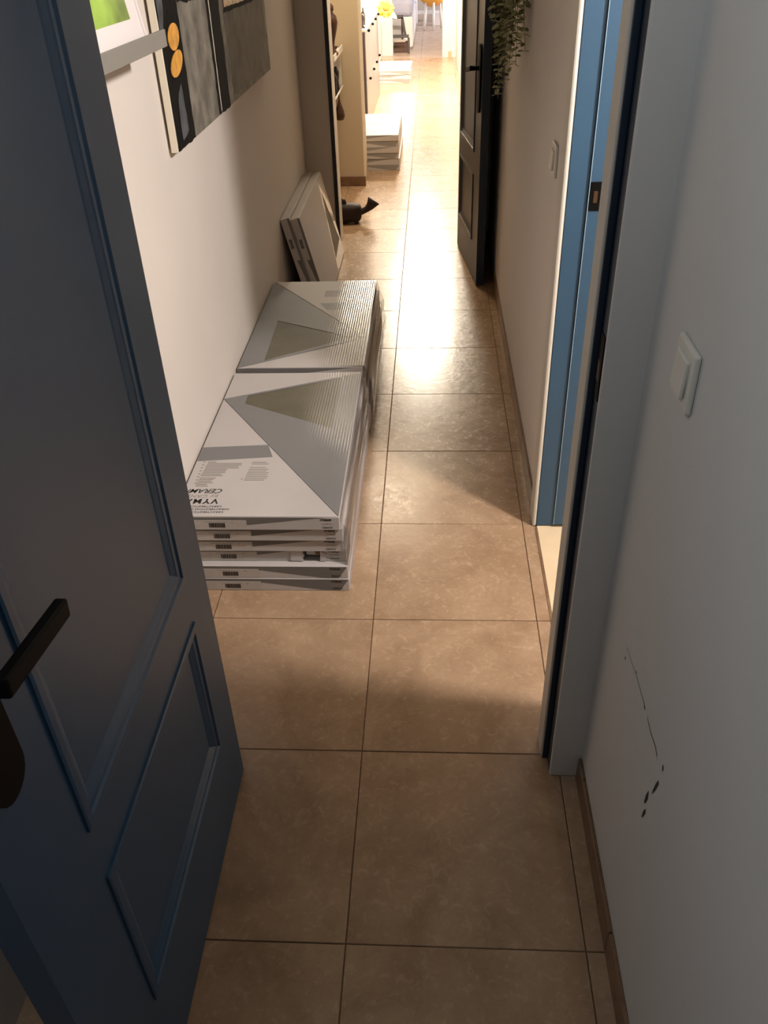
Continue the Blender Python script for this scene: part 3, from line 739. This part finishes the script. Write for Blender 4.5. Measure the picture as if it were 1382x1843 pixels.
# ------------------------------------------------------------------ carved wooden figure on the floor
cf = thing('carved_figure', 'dark brown carved animal figure with fan tail lying beyond the second doorway', 'figurine', (-.37, 4.66, 0))
bm = bmesh.new()
bmesh.ops.create_uvsphere(bm, u_segments=24, v_segments=14, radius=1)
for v in bm.verts:
    x, y, z = v.co
    r = 1+.06*math.sin(5*x+1)*math.cos(4*z)
    P_ = lambda q: math.copysign(abs(q)**.62, q)
    v.co = Vector((P_(x)*.094*r-.012, P_(y)*.058*r, .064+P_(z)*.060*(1-.10*x)*r))
body = bm_obj('body', bm, MAT['wood'], cf, True)
# tail: curved neck that flares into a flat fan
prof = [((.062, 0, .070), .026, .030), ((.090, 0, .073), .020, .020), ((.112, 0, .082), .018, .019), ((.134, 0, .100), .017, .026), ((.150, 0, .121), .014, .035), ((.160, 0, .136), .009, .043)]
vs = []; fs = []; n = 12
for i, (q, a, b) in enumerate(prof):
    q = Vector(q); nx_ = Vector(prof[min(i+1, 5)][0])-Vector(prof[max(i-1, 0)][0]); nx_.normalize(); up = Vector((-nx_.z, 0, nx_.x))
    for k in range(n):
        t = 2*PI*k/n; vs.append(q+up*b*math.cos(t)+Vector((0, 1, 0))*a*math.sin(t))
for i in range(5):
    for k in range(n): fs.append((i*n+k, i*n+(k+1) % n, (i+1)*n+(k+1) % n, (i+1)*n+k))
fs.append(tuple(range(n))); fs.append(tuple(range(5*n, 6*n)))
mesh_obj('tail', vs, fs, MAT['wood'], cf, True)
for (x, y, r, h) in ((-.080, .0, .020, .145), (-.052, .015, .014, .148), (-.030, -.012, .013, .146)):
    bm = bmesh.new(); bmesh.ops.create_uvsphere(bm, u_segments=12, v_segments=8, radius=1)
    for v in bm.verts: v.co = Vector((x+v.co.x*r*1.2, y+v.co.y*r, h-.018+v.co.z*.024))
    bm_obj('knob', bm, MAT['wood'], cf, True)
for x in (-.075, -.02, .045):
    bm = bmesh.new(); add_box(bm, x-.014, x+.014, -.045, .045, 0, .03, .008, 2); bm_obj('foot', bm, MAT['wood'], cf)

# ------------------------------------------------------------------ rack with carvings in the alcove
rk = thing('wall_rack', 'small white wall rack with rail behind the second doorway', 'shelf', (-.60, 5.27, .66))
box('top_shelf', .0005, .158, -.30, .28, .225, .243, MAT['lacquer'], rk, .002)
box('shelf_lip', .150, .158, -.30, .28, .243, .262, MAT['lacquer'], rk, .001)
box('side_panel', .0005, .140, .265, .28, .02, .225, MAT['lacquer'], rk, .002)
tube('rail', [(.145, -.30, .012), (.145, .27, .012)], .006, MAT['lacquer'], rk)
box('back_board', .0005, .010, -.30, .28, 0, .225, MAT['lacquer'], rk)
box('rail_arm', .010, .146, -.30, -.29, .006, .018, MAT['lacquer'], rk)
box('rail_arm', .010, .146, .268, .278, .006, .018, MAT['lacquer'], rk)
def carving(name, label, cat, x, y, z, prof, m, flat=.6):
    r = thing(name, label, cat, (x, y, z)); o = lathe('body', prof, (0, 0, 0), m, r, 14); return r
carving('wooden_statuette', 'reddish wooden statuette standing on the white rack', 'figurine', -.470, 5.14, .9035,
        [(.034, 0), (.040, .012), (.022, .03), (.016, .06), (.022, .09), (.036, .14), (.044, .18), (.038, .215), (.016, .235), (.024, .25), (.022, .27), (.006, .285)], MAT['wood2'])
carving('wooden_dish', 'small dark wooden dish on the white rack shelf', 'figurine', -.492, 5.36, .9035, [(.014, 0), (.022, .006), (.034, .022), (.036, .026), (.030, .024), (.016, .010)], MAT['wood'])
for i, (y, l, lb) in enumerate(((5.26, .15, 'nearer black slipper standing in the rail of the white rack'), (5.40, .17, 'farther black slipper standing in the rail of the white rack'))):
    r = thing('slipper', lb, 'slipper', (-.482, y, .640), 'black slippers in the white rack')
    lathe('sole', [(.010, 0), (.020, .02), (.016, l*.5), (.022, l*.8), (.008, l)], (0, 0, 0), MAT['blackp'], r, 12)
carving('wooden_pear', 'reddish pear-shaped carving hanging under the white rack', 'figurine', -.458, 5.28, .500,
        [(.004, 0), (.024, .004), (.034, .028), (.030, .060), (.014, .100), (.005, .13), (.003, .165)], MAT['wood2'])

# ------------------------------------------------------------------ shoe cabinet
sc_r = thing('shoe_cabinet', 'white flap-front shoe cabinet with black knobs and graphite side', 'cabinet', (-.565, 7.60, 0))
box('side_panel', .001, .128, 0, .016, .002, .800, MAT['graphite'], sc_r, .001)
box('carcass', .001, .112, .016, 2.10, .002, .800, MAT['lilac'], sc_r)
box('top_board', .001, .140, -.002, 2.102, .800, .818, MAT['lacquer'], sc_r, .002)
for (ya, yb) in ((.020, 1.02), (1.026, 2.096)):
    for (za, zb) in ((.012, .404), (.410, .796)):
        dr = box('flap_door', .113, .132, ya, yb, za, zb, MAT['lilac'], sc_r, .002)
        for t in (.36 if ya < 1 else .455, .98 if ya < 1 else .975):
            yy = ya+(yb-ya)*t*.98
            kb = bmesh.new(); bmesh.ops.create_uvsphere(kb, u_segments=10, v_segments=6, radius=.013); bmesh.ops.translate(kb, verts=kb.verts, vec=(.144, yy, zb-.018)); bm_obj('knob', kb, MAT['black'], dr, True)
# things on the cabinet
carving('glass_candlestick', 'small dark ornament on the near end of the shoe cabinet', 'ornament', -.46, 7.75, .8185, [(.022, 0), (.024, .008), (.008, .02), (.008, .05), (.020, .07), (.020, .09), (.006, .11)], MAT['graphite'])
carving('dark_bottle', 'second dark ornament, behind the small one on the cabinet', 'ornament', -.475, 8.05, .8185, [(.020, 0), (.022, .06), (.020, .09), (.008, .11), (.008, .14)], MAT['graphite'])
pfr = thing('framed_print', 'dark-edged picture frame standing on the shoe cabinet', 'picture', (-.50, 7.86, .8185))
box('frame', -.012, 0, 0, .20, 0, .26, MAT['black'], pfr, .001); box('picture', 0, .001, .015, .185, .015, .245, MAT['mount'], pfr)
# sunflower in a white pot
vp = tag(lathe('flower_pot', [(.045, 0), (.058, .02), (.060, .09), (.055, .10), (.050, .095), (.048, .02)], (-.50, 9.62, .8185), MAT['lacquer'], None, 20), 'white pot at the far end of the shoe cabinet', 'pot')
sfl = thing('sunflower', 'yellow sunflower leaning out over the far end of the cabinet', 'flower', (-.330, 9.44, .845))
fm_ = frame3((0, 0, 0), (1, .25, 0), (.10, -.4, 1))   # disc plane, facing the camera and slightly up
fm_ = Matrix.Rotation(math.radians(62), 4, 'X')
bm = bmesh.new(); bmesh.ops.create_uvsphere(bm, u_segments=16, v_segments=8, radius=1)
for v in bm.verts: v.co = fm_ @ Vector((v.co.x*.034, v.co.y*.034, v.co.z*.012+.006))
bm_obj('seed_head', bm, MAT['seedhead'], sfl, True)
pm = bpy.data.meshes.new('petal'); pm.from_pydata([(.026, -.006, 0), (.026, .006, 0), (.055, .017, .004), (.080, .013, -.002), (.096, 0, -.008), (.080, -.013, -.002), (.055, -.017, .004)], [], [(0, 1, 2, 6), (6, 2, 3, 5), (5, 3, 4)])
pm.materials.append(MAT['petal']); pm.update()
for k in range(26):
    o = bpy.data.objects.new('petal', pm); COL.objects.link(o); o.parent = sfl
    o.matrix_local = fm_ @ Matrix.Rotation(k*2*PI/26*2.0+(.12 if k > 12 else 0), 4, 'Z') @ Matrix.Rotation(.15 if k % 2 else -.12, 4, 'Y') @ Matrix.Scale(1 if k % 2 else .86, 4)
tube('stem', [(0, .01, -.01), (-.05, .05, -.02), (-.11, .06, .02), (-.14, .06, .00), (-.14, .06, -.02)], .004, MAT['stem'], sfl)
for a, b in ((-.6, .09), (-2.0, .075)):
    o = bpy.data.objects.new('sepal_leaf', pm.copy()); o.data.materials[0] = MAT['leaf']; COL.objects.link(o); o.parent = sfl
    o.matrix_local = Matrix.Translation((0, .01, -.02)) @ fm_ @ Matrix.Rotation(a, 4, 'Z') @ Matrix.Scale(1.5, 4)

# ------------------------------------------------------------------ living room seen through the far opening
stl = thing('step_stool', 'black two-step stool with steel nosing at the living room entrance', 'stool', (-.30, 13.25, 0))
box('leg_frame', -.25, .04, -.02, .01, .445, .485, MAT['graphite'], stl, .003)
box('leg_frame', .0, .036, -.02, .01, .0, .235, MAT['graphite'], stl, .003, 1, Matrix.Translation((.005, 0, .225)) @ Matrix(((1, 0, -.18, .042), (0, 1, 0, 0), (0, 0, 1, 0), (0, 0, 0, 1))))
box('upper_step', -.25, .03, -.02, .22, .435, .455, MAT['graphite'], stl, .003)
box('lower_step', -.25, .118, -.12, .02, .205, .235, MAT['graphite'], stl, .003)
box('steel_nosing', -.25, .070, -.127, -.12, .150, .185, MAT['steel'], stl, .002)
box('leg', .100, .132, -.12, -.09, 0, .205, MAT['graphite'], stl, .003)
box('leg', -.25, -.22, -.12, -.09, 0, .205, MAT['graphite'], stl, .003)
box('leg', .002, .030, .18, .21, 0, .435, MAT['graphite'], stl, .003)
box('leg', -.25, -.22, .18, .21, 0, .435, MAT['graphite'], stl, .003)
tag(box('crate', -.41, -.20, 13.30, 13.42, .001, .14, MAT['brownbox'], None, .004), 'brown crate under the black step stool', 'box')
bn = thing('bench_cabinet', 'white low cabinet carrying grey cushions in the living room', 'cabinet', (-.75, 13.60, 0))
box('carcass', 0, .605, 0, 3.9, .03, .43, MAT['lacquer'], bn, .004)
box('plinth', .01, .585, .01, 3.88, 0, .03, MAT['steel'], bn)
for k in range(4): box('door_panel', .605, .617, .02+k*.97, .97+k*.97, .04, .42, MAT['lacquer'], bn, .003)
box('end_panel', .02, .595, -.010, 0, .04, .42, MAT['lacquer'], bn, .002)
for k, lb in enumerate(('nearer grey-lilac cushion on the white low cabinet', 'farther grey-lilac cushion on the white low cabinet')):
    bm = bmesh.new(); add_box(bm, -.74, -.135, 13.62+k*1.2, 14.80+k*1.2, .4305, .66, .07, 5)
    tag(bm_obj('seat_cushion', bm, MAT['cushion'], None, True), lb, 'cushion', 'cushions on the white low cabinet')
ch = thing('shell_chair', 'orange-yellow shell chair on white legs, far away by the window', 'chair', (.16, 16.5, 0))
bm = bmesh.new(); bmesh.ops.create_uvsphere(bm, u_segments=20, v_segments=12, radius=1)
for v in bm.verts:
    x, y, z = v.co
    v.co = Vector((x*.24, y*.23, .56+z*.22 if z < 0 else .56+z*.24*(1 if y > 0 else .1)))
bm_obj('shell', bm, MAT['orange'], ch, True)
for x, y in ((-.14, -.20), (.03, -.28), (.17, .15), (-.13, .18)):
    tube('leg', [(x, y, 0), (x*.8, y*.7, .42)], .022, MAT['lacquer'], ch, 8)
tb = thing('white_table', 'white table with panel legs at the far window', 'table', (.30, 18.0, 0))
box('tabletop', -.5, .6, -.4, .4, .72, .75, MAT['lacquer'], tb, .003)
for x in (-.48, .50): box('leg', x, x+.06, -.38, .38, 0, .72, MAT['lacquer'], tb, .003)
box('stretcher', -.42, .50, -.02, .02, .12, .18, MAT['lacquer'], tb, .003)
tag(box('storage_box', .17, .42, 17.0, 17.35, 0, .22, MAT['lacquer'], None, .006), 'small white storage box on the floor by the far table', 'box')
